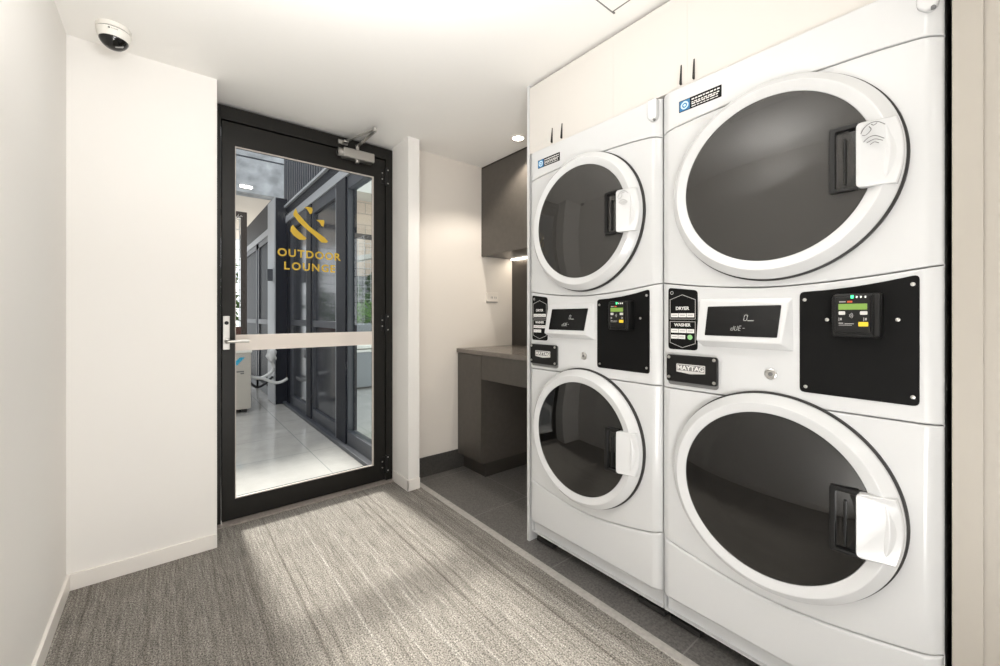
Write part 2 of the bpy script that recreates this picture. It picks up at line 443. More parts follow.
# door closer
cl = obj('closer_body', B(.850, 1.050, YT - .062, YT - .002, 2.118, 2.178, .008, 3), 'satinsteel', D)
bm = lathe([(.026, 0), (.026, .024), (.022, .028), (0, .028)], lambda a, b, n: (.850 - n, YT - .032 + a, 2.148 + b), 24)
obj('end_cap', bm, 'satinsteel', cl)
bm = lathe([(.014, 0), (.014, .014), (.010, .018), (0, .018)], lambda a, b, n: (.945 + a, YT - .032 + b, 2.118 - n), 20); obj('pinion_cap', bm, 'chrome', cl)
bm = tube([(.945, YT - .032, 2.176), (.945, YT - .032, 2.215)], .012, 14); obj('spindle', bm, 'satinsteel', cl)
def bar(p, q, w, h):
    p, q = Vector(p), Vector(q); d = (q - p).normalized(); s = d.cross(Vector((0, 0, 1))).normalized() * w / 2; u = Vector((0, 0, h / 2))
    bm = bmesh.new(); a = [bm.verts.new(p + i * s + j * u) for i, j in ((-1, -1), (1, -1), (1, 1), (-1, 1))]; b = [bm.verts.new(q + i * s + j * u) for i, j in ((-1, -1), (1, -1), (1, 1), (-1, 1))]
    bm.faces.new(a[::-1]); bm.faces.new(b)
    for i in range(4): bm.faces.new([a[i], a[(i + 1) % 4], b[(i + 1) % 4], b[i]])
    return bm
EL = (.944, 2.322, 2.214)
obj('closer_arm', bar((.945, YT - .032, 2.208), (EL[0], EL[1], 2.208), .020, .007), 'satinsteel', cl)
obj('closer_arm', join(bar((EL[0], EL[1], 2.217), (.868, YT - .045, 2.217), .016, .007)), 'chrome', cl)
bm = lathe([(.011, 0), (.011, .022), (0, .022)], lambda a, b, n: (EL[0] + a, EL[1] + b, 2.202 + n), 18); obj('elbow_pin', bm, 'chrome', cl)
obj('arm_bracket', join(B(.830, .890, YT - .022, YT - .005, 2.205, 2.232, .004), B(.852, .884, YT - .06, YT - .018, 2.208, 2.222, .004)), 'satinsteel', cl)

# ---------------------------------------------------------------- dome camera
CX, CY = -.166, 2.238
FC = lambda a, b, n: (CX + a, CY + b, ZC - n)
t = thing('dome_camera', 'white ceiling dome security camera with dark lens in the corner', 'security camera', (CX, CY, ZC))
obj('base_ring', lathe([(0, 0), (.052, 0), (.053, .003), (.053, .0155), (.051, .017), (0, .017)], FC, 56, close=False), 'camwhite', t)
obj('seam_ring', lathe([(.0500, .0165), (.0500, .0215)], FC, 56, close=False), 'dgrey', t)
obj('shroud', lathe([(0, .0205), (.0525, .0205), (.053, .024), (.051, .036), (.046, .052), (.041, .052), (.041, .046), (0, .046)], FC, 56, close=False), 'camwhite', t)
tl = (.10, -.12)
def dome_pt(a, b, n): return FC(a, b, n)
dm = obj('lens_dome', lathe([(.0445, .050), (.044, .056), (.040, .064), (.034, .072), (.025, .080), (.013, .085), (0, .0865)], FC, 48, close=False), 'camlens', t)
bm = plate(rrect(-.012, .012, -.006, .006, .003), lambda a, b, n: FC(.018 + a, -.020 + b * .55 - .0, .0815 - b * .9 + n - .0035 - a * .35), 0, .0015)
obj('lens_window', bm, 'greyp', dm)
bm = plate(rrect(-.003, .003, -.003, .003, .001), lambda a, b, n: FC(-.010 + a, -.0515 - n, .029 - b), 0, .001)
for k in range(5):
    w = .0012; x = -.004 + k * .0042
    box(bm, CX + x, CX + x + .0028, CY - .0528, CY - .0505, ZC - .030, ZC - .0287)
obj('emblem', bm, 'dgrey', t)

# ---------------------------------------------------------------- downlight in the alcove
LX, LY = 1.755, 1.972
t = thing('recessed_downlight', 'round lit downlight in the ceiling above the alcove', 'downlight', (LX, LY, ZC))
FL = lambda a, b, n: (LX + a, LY + b, ZC - n)
obj('trim_ring', lathe([(.050, 0), (.050, .003), (.046, .006), (.036, .006), (.036, 0)], FL, 48), 'trimw', t)
obj('lens', lathe([(.036, .004), (.02, .0045), (0, .0045)], FL, 40, close=False), 'lamp', t)

# ---------------------------------------------------------------- alcove joinery
t = thing('wall_cupboard', 'dark grey brown wall cupboard in the alcove', 'cupboard', (2.06, 2.03, 1.582))
XU = 1.888
obj('carcass', B(XU + .018, XA, 1.507, YA - .001, 1.584, ZC - .012, .001), 'laminate', t)
obj('door', B(XU, XU + .017, 1.508, YA - .003, 1.582, ZC - .014, .001), 'laminate', t)
obj('shadow_gap', B(XU + .004, XA, 1.507, YA, ZC - .012, ZC - .001), 'gap', t)
obj('led_strip', B(XA - .040, XA - .016, 1.52, YA - .02, 1.575, 1.584, .002), 'strip_led', t, label='lit strip along the underside')
t = tag(obj('worktop', B(1.660, XA - .013, 1.507, YA, .852, .882, .003), 'bench'), 'grey brown worktop across the alcove', 'worktop')
t = thing('base_cabinet', 'narrow dark base cabinet against the cream alcove wall', 'cabinet', (1.93, 2.40, 0))
obj('carcass', B(1.688, XA - .013, 2.258, YA - .002, .10, .851, .001), 'laminate', t)
obj('door', B(1.668, 1.687, 2.256, YA - .012, .11, .849, .0015), 'laminate', t)
obj('filler_strip', B(1.672, 1.70, YA - .011, YA - .001, .11, .849), 'laminate', t)
obj('plinth', B(1.72, XA - .013, 2.275, YA - .002, -.001, .10), 'darkpanel', t)
t = thing('apron_drawer', 'shallow dark drawer unit hung under the worktop', 'drawer', (1.93, 1.88, .68))
obj('drawer_front', B(1.668, 1.687, 1.508, 2.253, .688, .8522, .0015), 'laminate', t)
obj('drawer_box', B(1.688, 2.15, 1.512, 2.25, .70, .848), 'laminate', t)
t = thing('sink_basin', 'low black inset basin on the worktop beside the machines', 'basin', (1.92, 1.70, .882))
bm = plate(rrect(1.74, 2.08, 1.53, 1.885, .04), lambda a, b, n: (a, b, .883 + n), 0, .006, .002, holes=[rrect(1.76, 2.06, 1.55, 1.865, .03)])
obj('rim', bm, 'black', t)
obj('bowl', plate(rrect(1.758, 2.062, 1.548, 1.867, .03), lambda a, b, n: (a, b, .8825 + n), 0, .001), 'gloss', t)
t = thing('power_outlet', 'white double power outlet on the cream alcove wall', 'power outlet', (1.995, YA, 1.265))
FO = lambda a, b, n: (1.993 + a, YA - n, 1.270 + b)
obj('cover_plate', plate(rrect(-.058, .058, -.036, .036, .006), FO, 0, .008, .002), 'outlet', t)
obj('lower_edge', plate(rrect(-.055, .055, -.044, -.035, .002), FO, 0, .006, .001), 'greyp', t)
for a in (-.006, .030):
    obj('socket', join(*[plate(rrect(a + x - .0022, a + x + .0022, -.012, .004, .001), FO, .0078, .0084) for x in (-.007, .007)]), 'dgrey', t)
for a in (-.04, ):
    obj('rocker_switch', plate(rrect(a - .007, a + .007, -.004, .012, .002), FO, .0075, .010, .001), 'outlet', t)

# ---------------------------------------------------------------- white overhead cabinets
t = thing('overhead_cabinet', 'white cabinet run above the stacked laundry machines', 'cabinet', (1.80, .79, 1.926))
obj('carcass', B(1.422, 2.2, .076, 1.488, 1.930, ZC - .016), 'cab', t)
obj('shadow_gap', B(1.430, 2.2, .076, 1.488, ZC - .016, ZC - .001), 'gap', t)
spans = [(1.3020, 1.4878), (.9955, 1.3017), (.6905, .9952), (.0765, .6902)]
hand = [1.333, 1.272, .7125, .667]
for (y0, y1), hy in zip(spans, hand):
    d = obj('door', B(1.401, 1.420, y0, y1, 1.926, ZC - .016), 'cab', t)
    w = bmesh.new()
    pr_ = [(1.4025, 1.934), (1.392, 1.934), (1.391, 1.938), (1.400, 2.004), (1.4025, 2.004)]
    a = [w.verts.new((x, hy - .0022, z)) for x, z in pr_]; b = [w.verts.new((x, hy + .0022, z)) for x, z in pr_]
    w.faces.new(a); w.faces.new(b[::-1])
    for i in range(5): w.faces.new([a[i], a[(i + 1) % 5], b[(i + 1) % 5], b[i]])
    obj('handle', w, 'black', d, label='slim black pull tab')
FK = lambda a, b, n: (1.4010 - n, -a, b)
obj('lettering', text('LAUNDRY', FK, -1.462, 1.950, .020, 0, .0005, 'LEFT', sx=1.05), 'fgrey', t)

# ---------------------------------------------------------------- stacked washer and dryer
XM, YM = 1.385, .433          # front face plane and centre line of the right stack
FM = lambda a, b, n: (XM - n, YM - a, b)
W2 = .348
def top_of_fascia(a): return 1.209 + .033 * (abs(a) / W2) ** 1.7
def kick_seam(a): return .279 + .052 * (abs(a) / W2) ** 1.6
def header_seam(a): return 1.797 - .02 * (abs(a) / W2) ** 3
G = .0014
def strip_poly(lo, hi, n=40, w=W2):
    xs = [-w + 2 * w * i / n for i in range(n + 1)]
    return [(x, lo(x)) for x in xs] + [(x, hi(x)) for x in reversed(xs)]
def front(lo, hi, name, parent, holes=(), thick=.03, bev=.004, m='appl', corner=0.):
    poly = strip_poly(lo, hi)
    if corner:
        n = len(poly) // 2
        rr = [0] * len(poly); poly2 = rounded([(-W2, lo(-W2)), (W2, lo(W2))], 0)
    bm = plate(poly, FM, -thick, 0, bev, holes=holes)
    for sgn in (-1, 1):
        for off in (.034, .026, .018, .011, .005):
            y = YM + sgn * (W2 - off)
            bmesh.ops.bisect_plane(bm, geom=bm.verts[:] + bm.edges[:] + bm.faces[:], plane_co=(0, y, 0), plane_no=(0, 1, 0))
    for v in bm.verts:
        e = abs(v.co.y - YM) - (W2 - .034)
        if e > 0: v.co.x += .021 * (e / .034) ** 1.8
    return obj(name, bm, m, parent)

def build_door(parent, zc, kind):
    F = lambda a, b, n: (XM - n, YM - a, zc + b)
    ring = lathe([(.262, .004), (.284, .009), (.2885, .013), (.2885, .021), (.2865, .025), (.2655, .0455), (.2635, .0465), (.2615, .0465), (.2395, .0405), (.2365, .039), (.235, .036), (.235, .006)], F, 128)
    d = obj(kind + '_door', ring, 'applp', parent)
    obj('door_gasket', lathe([(.255, -.004), (.2915, -.004), (.2935, .000), (.2925, .007), (.286, .011), (.262, .010)], F, 128), 'rubber', d)
    obj('door_glass', lathe([(0, .052), (.20, .040), (.236, .034), (.236, .037), (.235, .040), (.20, .046), (.15, .052), (.09, .056), (.04, .0575), (0, .058)], F, 128, close=False), 'dryglass' if kind == 'dryer' else 'washglass', d)
    # drum seen dimly through the glass
    dr = lathe([(.234, .002), (.234, -.03), (.222, -.05), (.205, -.055), (.205, -.075), (.25, -.085), (.25, -.40), (.0, -.42)], F, 96, close=False)
    dd = obj('drum', dr, 'drum', d)
    for k in range(3):
        an = PI / 2 + .35 + k * 2 * PI / 3; ca, sa = math.cos(an), math.sin(an)
        v = bmesh.new(); pts = []
        for n in (-.10, -.38):
            for r, w in ((.248, -.035), (.205, -.008), (.205, .008), (.248, .035)):
                pts.append(v.verts.new(F(ca * r - sa * w, sa * r + ca * w, n)))
        for i in range(3): v.faces.new([pts[i], pts[i + 1], pts[i + 5], pts[i + 4]])
        v.faces.new(pts[:4]); v.faces.new(pts[4:][::-1])
        obj('drum_vane', v, 'drum', dd)
    # grip pocket: a black shell on the glass, hollow under the white pull block
    gp = obj('grip_pocket', plate(rounded([(.150, -.083), (.207, -.083), (.207, -.074), (.163, -.074), (.163, .072), (.207, .072), (.207, .083), (.150, .083)], [.006, 0, 0, .004, .004, 0, 0, .006]), F, .044, .060, .002), 'black', d)
    # white pull block that runs from the glass out over the ring
    an = math.asin(.080 / .2865); pts = [(.203, .080), (.203, -.080)]
    pts += [(.2865 * math.cos(-an + 2 * an * i / 14), .2865 * math.sin(-an + 2 * an * i / 14)) for i in range(15)]
    pl = plate(rounded(pts, [.012, .012] + [0] * 15), F, .028, .061, .003)
    for v in pl.verts:                                   # lean the outer side back like the ring's own bevel
        a = YM - v.co.y
        if a > .255 and v.co.x < XM - .030: v.co.x += (a - .255) * .95
    hb = obj('pull_block', pl, 'applp', d)
    obj('pocket_floor', plate(rrect(.160, .216, -.076, .074, .004), F, .036, .046), 'gloss', gp)
    obj('pocket_rib', plate(rrect(.178, .184, -.066, .050, .002), F, .046, .056, .002), 'black', gp)
    if kind == 'dryer':
        ln = bmesh.new()
        K = lambda x, y: F(.213 + x * .05, .040 + y * .05, .0616)
        for pp in ([(0, .22), (.12, .45), (.35, .62), (.62, .60), (.88, .38)], [(.05, .12), (.2, .1), (.38, .3), (.30, .48)],
                   [(.1, -.22), (.3, -.05), (.55, -.05), (.85, -.28)], [(.22, -.3), (.5, -.2), (.8, -.36)], [(.38, .56), (.48, .48), (.6, .56)], [(.34, -.42), (.5, -.34), (.66, -.44)]):
            tube([K(*q) for q in smooth_path([(x, y, 0) for x, y in pp], 5) for q in [(q.x, q.y)]], .0009, 5, ln)
        obj('hand_symbol', ln, 'dgrey', hb)
    return d

def seg_digits(bm, s, a, b, h, F, n):
    w = h * .5; T = h * .075
    segs = {'t': (0, 1, 1, 1), 'm': (0, .5, 1, .5), 'l': (0, 0, 1, 0), 'tl': (0, .5, 0, 1), 'tr': (1, .5, 1, 1), 'bl': (0, 0, 0, .5), 'br': (1, 0, 1, .5)}
    defs = {'0': 't l tl tr bl br', 'd': 'm l tr bl br', 'U': 'l tl tr bl br', 'E': 't m l tl bl', '-': 'm', '_': 'l'}
    for ch in s:
        for k in defs.get(ch, '').split():
            x0, y0, x1, y1 = segs[k]; sk = .15
            X0, X1 = a + (x0 + y0 * sk * 1.6) * w, a + (x1 + y1 * sk * 1.6) * w
            if y0 == y1: q = [(X0 + T * .6, b + y0 * h - T / 2), (X1 - T * .6, b + y0 * h - T / 2), (X1 - T * .6, b + y0 * h + T / 2), (X0 + T * .6, b + y0 * h + T / 2)]
            else: q = [(X0 - T / 2, b + y0 * h + T * .6), (X0 + T / 2, b + y0 * h + T * .6), (X1 + T / 2, b + y1 * h - T * .6), (X1 - T / 2, b + y1 * h - T * .6)]
            prism(q, F, n, n + .0006, bm)
        a += w * 1.6

def build_stack(label):
    R = thing('stacked_laundry_machine', label, 'washer dryer', (XM, YM, 0), 'stacked washer dryers')
    # shell behind the fronts, open at the front
    sh = bmesh.new()
    for q in ((XM + .026, 2.1, YM - W2, YM - W2 + .003, .05, 1.918), (XM + .026, 2.1, YM + W2 - .003, YM + W2, .05, 1.918),
              (XM + .026, 2.1, YM - W2, YM + W2, 1.915, 1.918), (2.097, 2.1, YM - W2, YM + W2, .05, 1.918), (XM + .026, 2.1, YM - W2, YM + W2, .05, .053),
              (XM + .026, 2.1, YM - W2, YM + W2, 1.0, 1.003)): box(sh, *q)
    obj('side_casing', sh, 'appl', R)
    front(lambda a: header_seam(a) + G, lambda a: 1.919, 'header_panel', R)
    front(lambda a: top_of_fascia(a) + G, lambda a: header_seam(a) - G, 'dryer_front', R, holes=[circ(0, 1.52, .25, 96)])
    front(lambda a: .867 + G, lambda a: top_of_fascia(a) - G, 'control_fascia', R)
    front(lambda a: kick_seam(a) + G, lambda a: .867 - G, 'washer_front', R, holes=[circ(0, .605, .25, 96)])
    kk = front(lambda a: .116, lambda a: kick_seam(a) - G, 'kick_panel', R, bev=.010)
    obj('base_rail', join(B(XM + .040, XM + .06, YM - .342, YM + .342, .046, .125, .003), B(XM + .055, XM + .09, YM - .325, YM + .325, .05, .1)), 'appl', R)
    for x in (XM + .050, 1.98):
        for y in (YM - .285, YM + .285):
            f = B(x, x + .060, y - .055, y + .055, .0, .022, .004)
            obj('foot', join(f, lathe([(.02, .0), (.02, .034), (0, .034)], lambda a, b, n, x=x, y=y: (x + .035 + a, y + b, n + .018), 16, close=False)), 'rubber', R)
    # seal lip and lug at the upper corner
    lug = plate(rounded([(.304, 1.917), (.304, 1.850), (.324, 1.832), (.341, 1.845), (.341, 1.917)], .010), FM, -.012, .012, .005)
    lg_ = obj('corner_lug', lug, 'applp', R)
    obj('lug_screw', lathe([(.005, .006), (.004, .012), (0, .012)], lambda a, b, n: (XM - n - .001, YM - .332 - a, 1.838 + b), 12, close=False), 'dgrey', lg_)
    # upper sticker
    s = obj('sticker', plate(rrect(-.279, -.138, 1.830, 1.869, .001), FM, -.0005, .0008), 'satin', R)
    obj('sticker_icon_field', plate(rrect(-.277, -.241, 1.832, 1.867, .001), FM, .0008, .0012), 'blue', s)
    obj('sticker_icon', plate(circ(-.259, 1.8495, .0135, 32), FM, .0012, .0016, holes=[circ(-.259, 1.8495, .0085, 24)]), 'lightblue', s)
    obj('sticker_icon', plate(circ(-.259, 1.8495, .0045, 20), FM, .0012, .0016), 'lightblue', s)
    for r, (z, h) in enumerate(((1.860, .0042), (1.8505, .0034), (1.8445, .0034), (1.8365, .0026))):
        a = -.235; tx = bmesh.new()
        while a < -.150:
            w = random.uniform(.006, .016)
            prism([(a, z - h / 2), (min(a + w, -.144), z - h / 2), (min(a + w, -.144), z + h / 2), (a, z + h / 2)], FM, .0008, .0012, tx); a += w + .0028
        obj('sticker_print', tx, 'white', s)
    obj('lettering', join(text('MULTI-LOAD', FM, -.300, 1.789, .0095, -.0003, .0004, 'LEFT'), text('COMMERCIAL', FM, -.300, 1.772, .0125, -.0003, .0004, 'LEFT', sx=1.15)), 'fgrey', R)
    build_door(R, 1.52, 'dryer'); build_door(R, .605, 'washer')
    # instruction label
    il = obj('instruction_label', plate(rounded([(-.318, 1.006), (-.2145, 1.006), (-.2145, 1.209), (-.318, 1.223)], .012), FM, -.0005, .0015, .0004), 'satin', R)
    ol = bmesh.new()
    def polyline(pts):
        for p, q in zip(pts, pts[1:]):
            d = Vector((q[0] - p[0], q[1] - p[1])).normalized() * .0009; e = Vector((-d.y, d.x))
            prism([(p[0] - d.x - e.x, p[1] - d.y - e.y), (q[0] + d.x - e.x, q[1] + d.y - e.y), (q[0] + d.x + e.x, q[1] + d.y + e.y), (p[0] - d.x + e.x, p[1] - d.y + e.y)], FM, .0014, .0020, ol)
    polyline([(-.311, 1.112), (-.311, 1.180), (-.267, 1.196), (-.222, 1.178), (-.222, 1.112), (-.311, 1.112)])
    polyline([(-.311, 1.103), (-.222, 1.103), (-.222, 1.029), (-.267, 1.013), (-.311, 1.029), (-.311, 1.103)])
    obj('label_outline', ol, 'greyp', il)
    obj('label_icon', plate(circ(-.3045, 1.204, .006, 20), FM, .0014, .002, holes=[circ(-.3045, 1.204, .0042, 20)]), 'greyp', il)
    obj('lettering', text('DRYER', FM, -.267, 1.144, .0108, .0014, .002, bold=.0004), 'white', il)
    obj('lettering', text('WASHER', FM, -.267, 1.087, .0100, .0014, .002, bold=.0004), 'white', il)
    for z, a0, a1 in ((1.125, -.308, -.225), (1.071, -.308, -.225), (1.050, -.308, -.256)):
        nb = 3 if a1 > -.25 else 2; w = (a1 - a0) / nb
        for k in range(nb):
            x0, x1 = a0 + k * w + .0007, a0 + (k + 1) * w - .0007
            obj('text_box', prism([(x0, z - .0068), (x1, z - .0068), (x1, z + .0068), (x0, z + .0068)], FM, .0014, .002), 'white', il, smooth=0)
            obj('text_print', prism([(x0 + .004, z - .0017), (x1 - .004, z - .0017), (x1 - .004, z + .0017), (x0 + .004, z + .0017)], FM, .002, .0024), 'greyp', il, smooth=0)
    # raised nameplate
    nh = obj('nameplate_housing', plate(rrect(-.316, -.147, .882, .986, .010), FM, -.002, .006, .002), 'dgrey', R)
    npl = obj('nameplate', plate(rrect(-.317, -.145, .895, .988, .008), FM, .006, .016, .0025), 'black', R)
    for a, b in ((-.308, .979), (-.155, .979), (-.308, .910), (-.155, .905)):
        obj('screw', lathe([(.0058, .0155), (.005, .018), (0, .019)], lambda x, y, n, a=a, b=b: FM(a + x, b + y, n), 16, close=False), 'chrome', npl)
    fr_ = plate(rounded([(-.280, .931), (-.232, .926), (-.183, .931), (-.183, .958), (-.280, .958)], .002), FM, .0158, .0166)
    bd_ = obj('badge', fr_, 'plate', npl)
    obj('badge_field', plate(rounded([(-.2775, .936), (-.1855, .936), (-.1855, .9555), (-.2775, .9555)], .001), FM, .0166, .0170), 'dgrey', bd_)
    obj('lettering', text('MAYTAG', FM, -.2315, .9385, .0145, .0170, .0175, bold=.0005, sx=1.08), 'white', bd_)
    # display housing: a wedge with its screen tilted up
    hv = bmesh.new()
    T = [(-.205, 1.172, .004), (.046, 1.166, .004), (.034, 1.043, .034), (-.205, 1.043, .034), (-.198, 1.022, .0), (.058, 1.022, .0), (-.21, 1.18, 0), (.056, 1.178, 0)]
    V = [hv.verts.new(FM(*q)) for q in T]
    Bk = [hv.verts.new(FM(q[0], q[1], -.006)) for q in (T[6], T[7], T[5], T[4])]
    for f in ((0, 3, 2, 1), (3, 4, 5, 2), (6, 0, 1, 7), (6, 4, 3, 0), (1, 2, 5, 7)): hv.faces.new([V[i] for i in f])
    hv.faces.new([V[6], V[7], Bk[1], Bk[0]]); hv.faces.new([V[7], V[5], Bk[2], Bk[1]]); hv.faces.new([V[5], V[4], Bk[3], Bk[2]]); hv.faces.new([V[4], V[6], Bk[0], Bk[3]]); hv.faces.new(Bk)
    bmesh.ops.recalc_face_normals(hv, faces=hv.faces)
    bmesh.ops.bevel(hv, geom=[e for e in hv.edges], offset=.004, segments=3, affect='EDGES', profile=.5)
    hs = obj('display_housing', hv, 'applp', R, smooth=50)
    sl = .030 / .126
    FS = lambda a, b, n: FM(a + n * 0, b + n * .23, .004 + (1.169 - b) * sl + n)
    sc = obj('screen', plate(rounded([(-.1775, 1.060), (.0255, 1.060), (.030, 1.154), (-.177, 1.153)], .003), FS, .0, .0025, .0006), 'screen', hs)
    dg = bmesh.new(); seg_digits(dg, '0', -.066, 1.108, .017, FS, .0025); prism([(-.055, 1.107), (-.038, 1.107), (-.038, 1.109), (-.055, 1.109)], FS, .0025, .003, dg)
    seg_digits(dg, 'dUE-', -.100, 1.078, .0135, FS, .0025)
    obj('digits', dg, 'digit', sc)
    lk = obj('key_lock', lathe([(.016, -.002), (.016, .003), (.013, .0045), (.0115, .003), (.010, .003), (0, .0035)], lambda a, b, n: FM(a, .951 + b, n), 28, close=False), 'chrome', R)
    obj('lock_core', plate(circ(0, .951, .006, 16), FM, .003, .0042), 'dgrey', lk)
    # black payment plate with its card reader
    pp = [(.072, .910), (.309, .908), (.309, 1.222), (.25, 1.209), (.19, 1.199), (.13, 1.193), (.072, 1.190)]
    pl = obj('payment_plate', plate(rounded(pp, [.012, .012, .012, 0, 0, 0, .012]), FM, -.001, .003, .001), 'satin', R)
    for a, b in ((.084, 1.168), (.298, 1.199), (.086, .926), (.298, .929), (.134, 1.113), (.272, 1.114)):
        obj('screw', lathe([(.0048, .0028), (.0044, .0048), (.001, .0054), (0, .0045)], lambda x, y, n, a=a, b=b: FM(a + x, b + y, n), 14, close=False), 'chrome', pl)
    cr = obj('card_reader', join(plate(rounded([(.150, 1.070), (.246, 1.068), (.248, 1.180), (.156, 1.180), (.150, 1.170)], .008), FM, .002, .036, .004),
                                 plate(rrect(.158, .228, 1.080, 1.172, .004), FM, .034, .040, .002),
                                 plate(rrect(.232, .246, 1.072, 1.178, .004), FM, .030, .044, .004)), 'black', R)
    n0, n1 = .0400, .0408
    A0 = .1635
    obj('lcd_window', plate(rrect(.1655, .2215, 1.139, 1.154, .001), FM, n0, n1), 'lcd', cr)
    for a0, a1 in ((.166, .179), (.208, .222)): obj('key_button', plate(rrect(a0, a1, 1.126, 1.135, .002), FM, n0, .0414), 'plate', cr)
    obj('pay_button', plate(rrect(.205, .2235, 1.097, 1.108, .0015), FM, n0, .0414), 'yellow', cr)
    obj('indicator_light', plate(rrect(.190, .1955, 1.1675, 1.1755, .001), FM, n0 - .002, .0408), 'ledg', cr, label='glowing green indicator')
    for a in (.200, .208, .2165): obj('indicator_light', plate(rrect(a, a + .003, 1.168, 1.1735, .0008), FM, n0 - .002, .0406), 'ledw', cr)
    obj('red_mark', plate(rrect(.183, .193, 1.157, 1.1615, .001), FM, n0, n1), 'ledr', cr)
    cs = bmesh.new()
    for r in (.004, .007, .010):
        tube([FM(.184 + r * math.cos(t), 1.124 + r * math.sin(t), n0 + .0004) for t in [(-.7 + 1.4 * i / 8) for i in range(9)]], .0007, 5, cs)
    obj('contactless_symbol', cs, 'greyp', cr)
    for q in ((.167, 1.158, .013, .0025), (.166, 1.1035, .009, .002), (.178, 1.1025, .018, .0016), (.166, 1.099, .026, .0012), (.166, 1.110, .0012, .009), (.169, 1.112, .003, .006), (.2145, 1.110, .0012, .009), (.2175, 1.112, .003, .006)):
        obj('print_mark', prism([(q[0], q[1]), (q[0] + q[2], q[1]), (q[0] + q[2], q[1] + q[3]), (q[0], q[1] + q[3])], FM, n0, n0 + .0005), 'greyp', cr, smooth=0)
    return R

first = build_stack('white stacked dryer and washer beside the beige panel, green dot on its label')
second = first.copy(); COL.objects.link(second); second.location = (XM, YM + .70, 0)
second['label'] = 'white stacked dryer and washer standing next to the alcove and worktop'
def copy_children(a, b):
    for ch in list(a.children):
        c = ch.copy(); COL.objects.link(c); c.parent = b
        copy_children(ch, c)
copy_children(first, second)
lab = next(c for c in first.children if c.name.startswith('instruction_label'))
obj('dot_sticker', plate(circ(-.240, 1.050, .0085, 28), FM, .0016, .0026), 'greendot', lab, label='round green sticker')

# ---------------------------------------------------------------- courtyard outside
struct('floor_courtyard', B(-2.5, 6.5, 2.70, 14, -.08, -.005), 'court', 'pale polished stone tiles of the courtyard', 'courtyard floor')
# building face around and above the door, seen from outside
bm = bmesh.new(); box(bm, -2.5, .19, 2.741, 2.80, -.05, 3.0); box(bm, 1.21, 2.4, 2.741, 2.80, -.05, 3.0); box(bm, .19, 1.21, 2.741, 2.80, 2.26, 3.0)
struct('wall_outside', bm, 'outwall', 'outer face of the wall round the glass door', 'wall')
XG = 1.185
# glazed screen along the right of the courtyard: each bay a window
def bay(n, y0, y1, pane_mat, label, transom=True, base=.14, st=.045, dp=.075):
    w = root_struct('window_%d' % n, label, 'window', (XG, (y0 + y1) / 2, 0))
    f = bmesh.new()
    box(f, XG + .004, XG + dp, y0, y0 + st, 0, 2.31, .002); box(f, XG + .004, XG + dp, y1 - st, y1, 0, 2.31, .002)
    box(f, XG + .004, XG + .075, y0 + st, y1 - st, .03, base, .002); box(f, XG + .004, XG + .075, y0 + st, y1 - st, 2.20, 2.31, .002)
    obj('window_frame', f, 'navyl', w)
    if transom: obj('transom', B(XG + .002, XG + .07, y0 + .045, y1 - .045, 1.005, 1.072, .002), 'navyl', w)
    obj('pane', B(XG + .030, XG + .038, y0 + st - .001, y1 - st + .001, base, 2.202), pane_mat, w)
    if transom: obj('edge_trim', B(XG - .004, XG + .012, y0, y0 + .03, .0, 2.27, .002), 'alu', w)
bay(1, 2.81, 3.53, 'clear', 'clear full height pane of the courtyard screen, closest to the door', False, st=.022, dp=.045)
bay(2, 3.78, 4.62, 'pane', 'grey tinted courtyard pane behind the gold lettering')
bay(3, 4.80, 5.60, 'pane', 'grey tinted courtyard pane beside the navy column')
for y0, y1, nm in ((3.53, 3.78, 'dark post between clear and tinted panes'), (4.62, 4.80, 'dark post between the two tinted panes'), (5.60, 5.74, 'dark post touching the navy column')):
    tag(obj('screen_post', B(XG - .01, XG + .09, y0, y1, 0, 2.31, .003), 'navy'), nm, 'post')
struct('trim_5', B(XG - .045, XG + .10, 2.80, 5.80, -.004, .030, .004), 'navyl', 'grey metal sill along the foot of the courtyard screen', 'sill')
hb = B(XG - .012, XG + .10, 2.80, 5.80, 2.31, 2.395, .003)
struct('trim_6', hb, 'alu', 'pale metal rail along the head of the courtyard screen', 'head rail')
struct('trim_7', B(XG - .004, XG + .10, 2.80, 5.80, 2.395, 2.50), 'navy', 'dark fascia over the courtyard screen', 'fascia')
struct('trim_8', B(XG - .03, XG + .10, 2.80, 5.80, 2.50, 2.528, .003), 'alu', 'pale ledge under the ribbed cladding', 'ledge')
rb = bmesh.new(); box(rb, XG + .02, XG + .10, 2.80, 6.0, 2.528, 4.3)
for k in range(34): box(rb, XG, XG + .025, 2.80 + k * .094, 2.80 + k * .094 + .045, 2.528, 4.3)
struct('wall_cladding', rb, 'navyl', 'grey ribbed metal cladding high over the courtyard screen', 'cladding')
t = thing('column', 'square navy column at the end of the courtyard screen', 'column', (1.12, 6.05, 0))
obj('shaft', B(1.062, 1.20, 5.80, 6.25, 0, 2.62, .004), 'navy', t)
obj('side_cladding', B(1.048, 1.062, 5.802, 6.25, .0, 2.62, .003), 'alu', t, label='pale metal side sheet')
t = thing('wall_sensor', 'small grey wall light box on the column', 'wall light', (1.02, 5.85, 1.56))
obj('box_body', B(.972, 1.047, 5.80, 5.90, 1.565, 1.71, .008), 'navyl', t)
obj('box_back', B(1.030, 1.048, 5.79, 5.91, 1.55, 1.725, .003), 'alu', t)
t = thing('concrete_beam', 'grey raw concrete beam of two courses spanning the courtyard', 'beam', (.15, 8.15, 3.19))
obj('lower_course', B(-1.5, 1.80, 8.0, 8.30, 3.19, 3.774, .004), 'concrete', t)
obj('upper_course', B(-1.5, 1.80, 8.05, 8.30, 3.815, 4.05, .004), 'concrete', t)
obj('joint_strip', B(-1.5, 1.79, 8.08, 8.28, 3.774, 3.815), 'navyl', t)
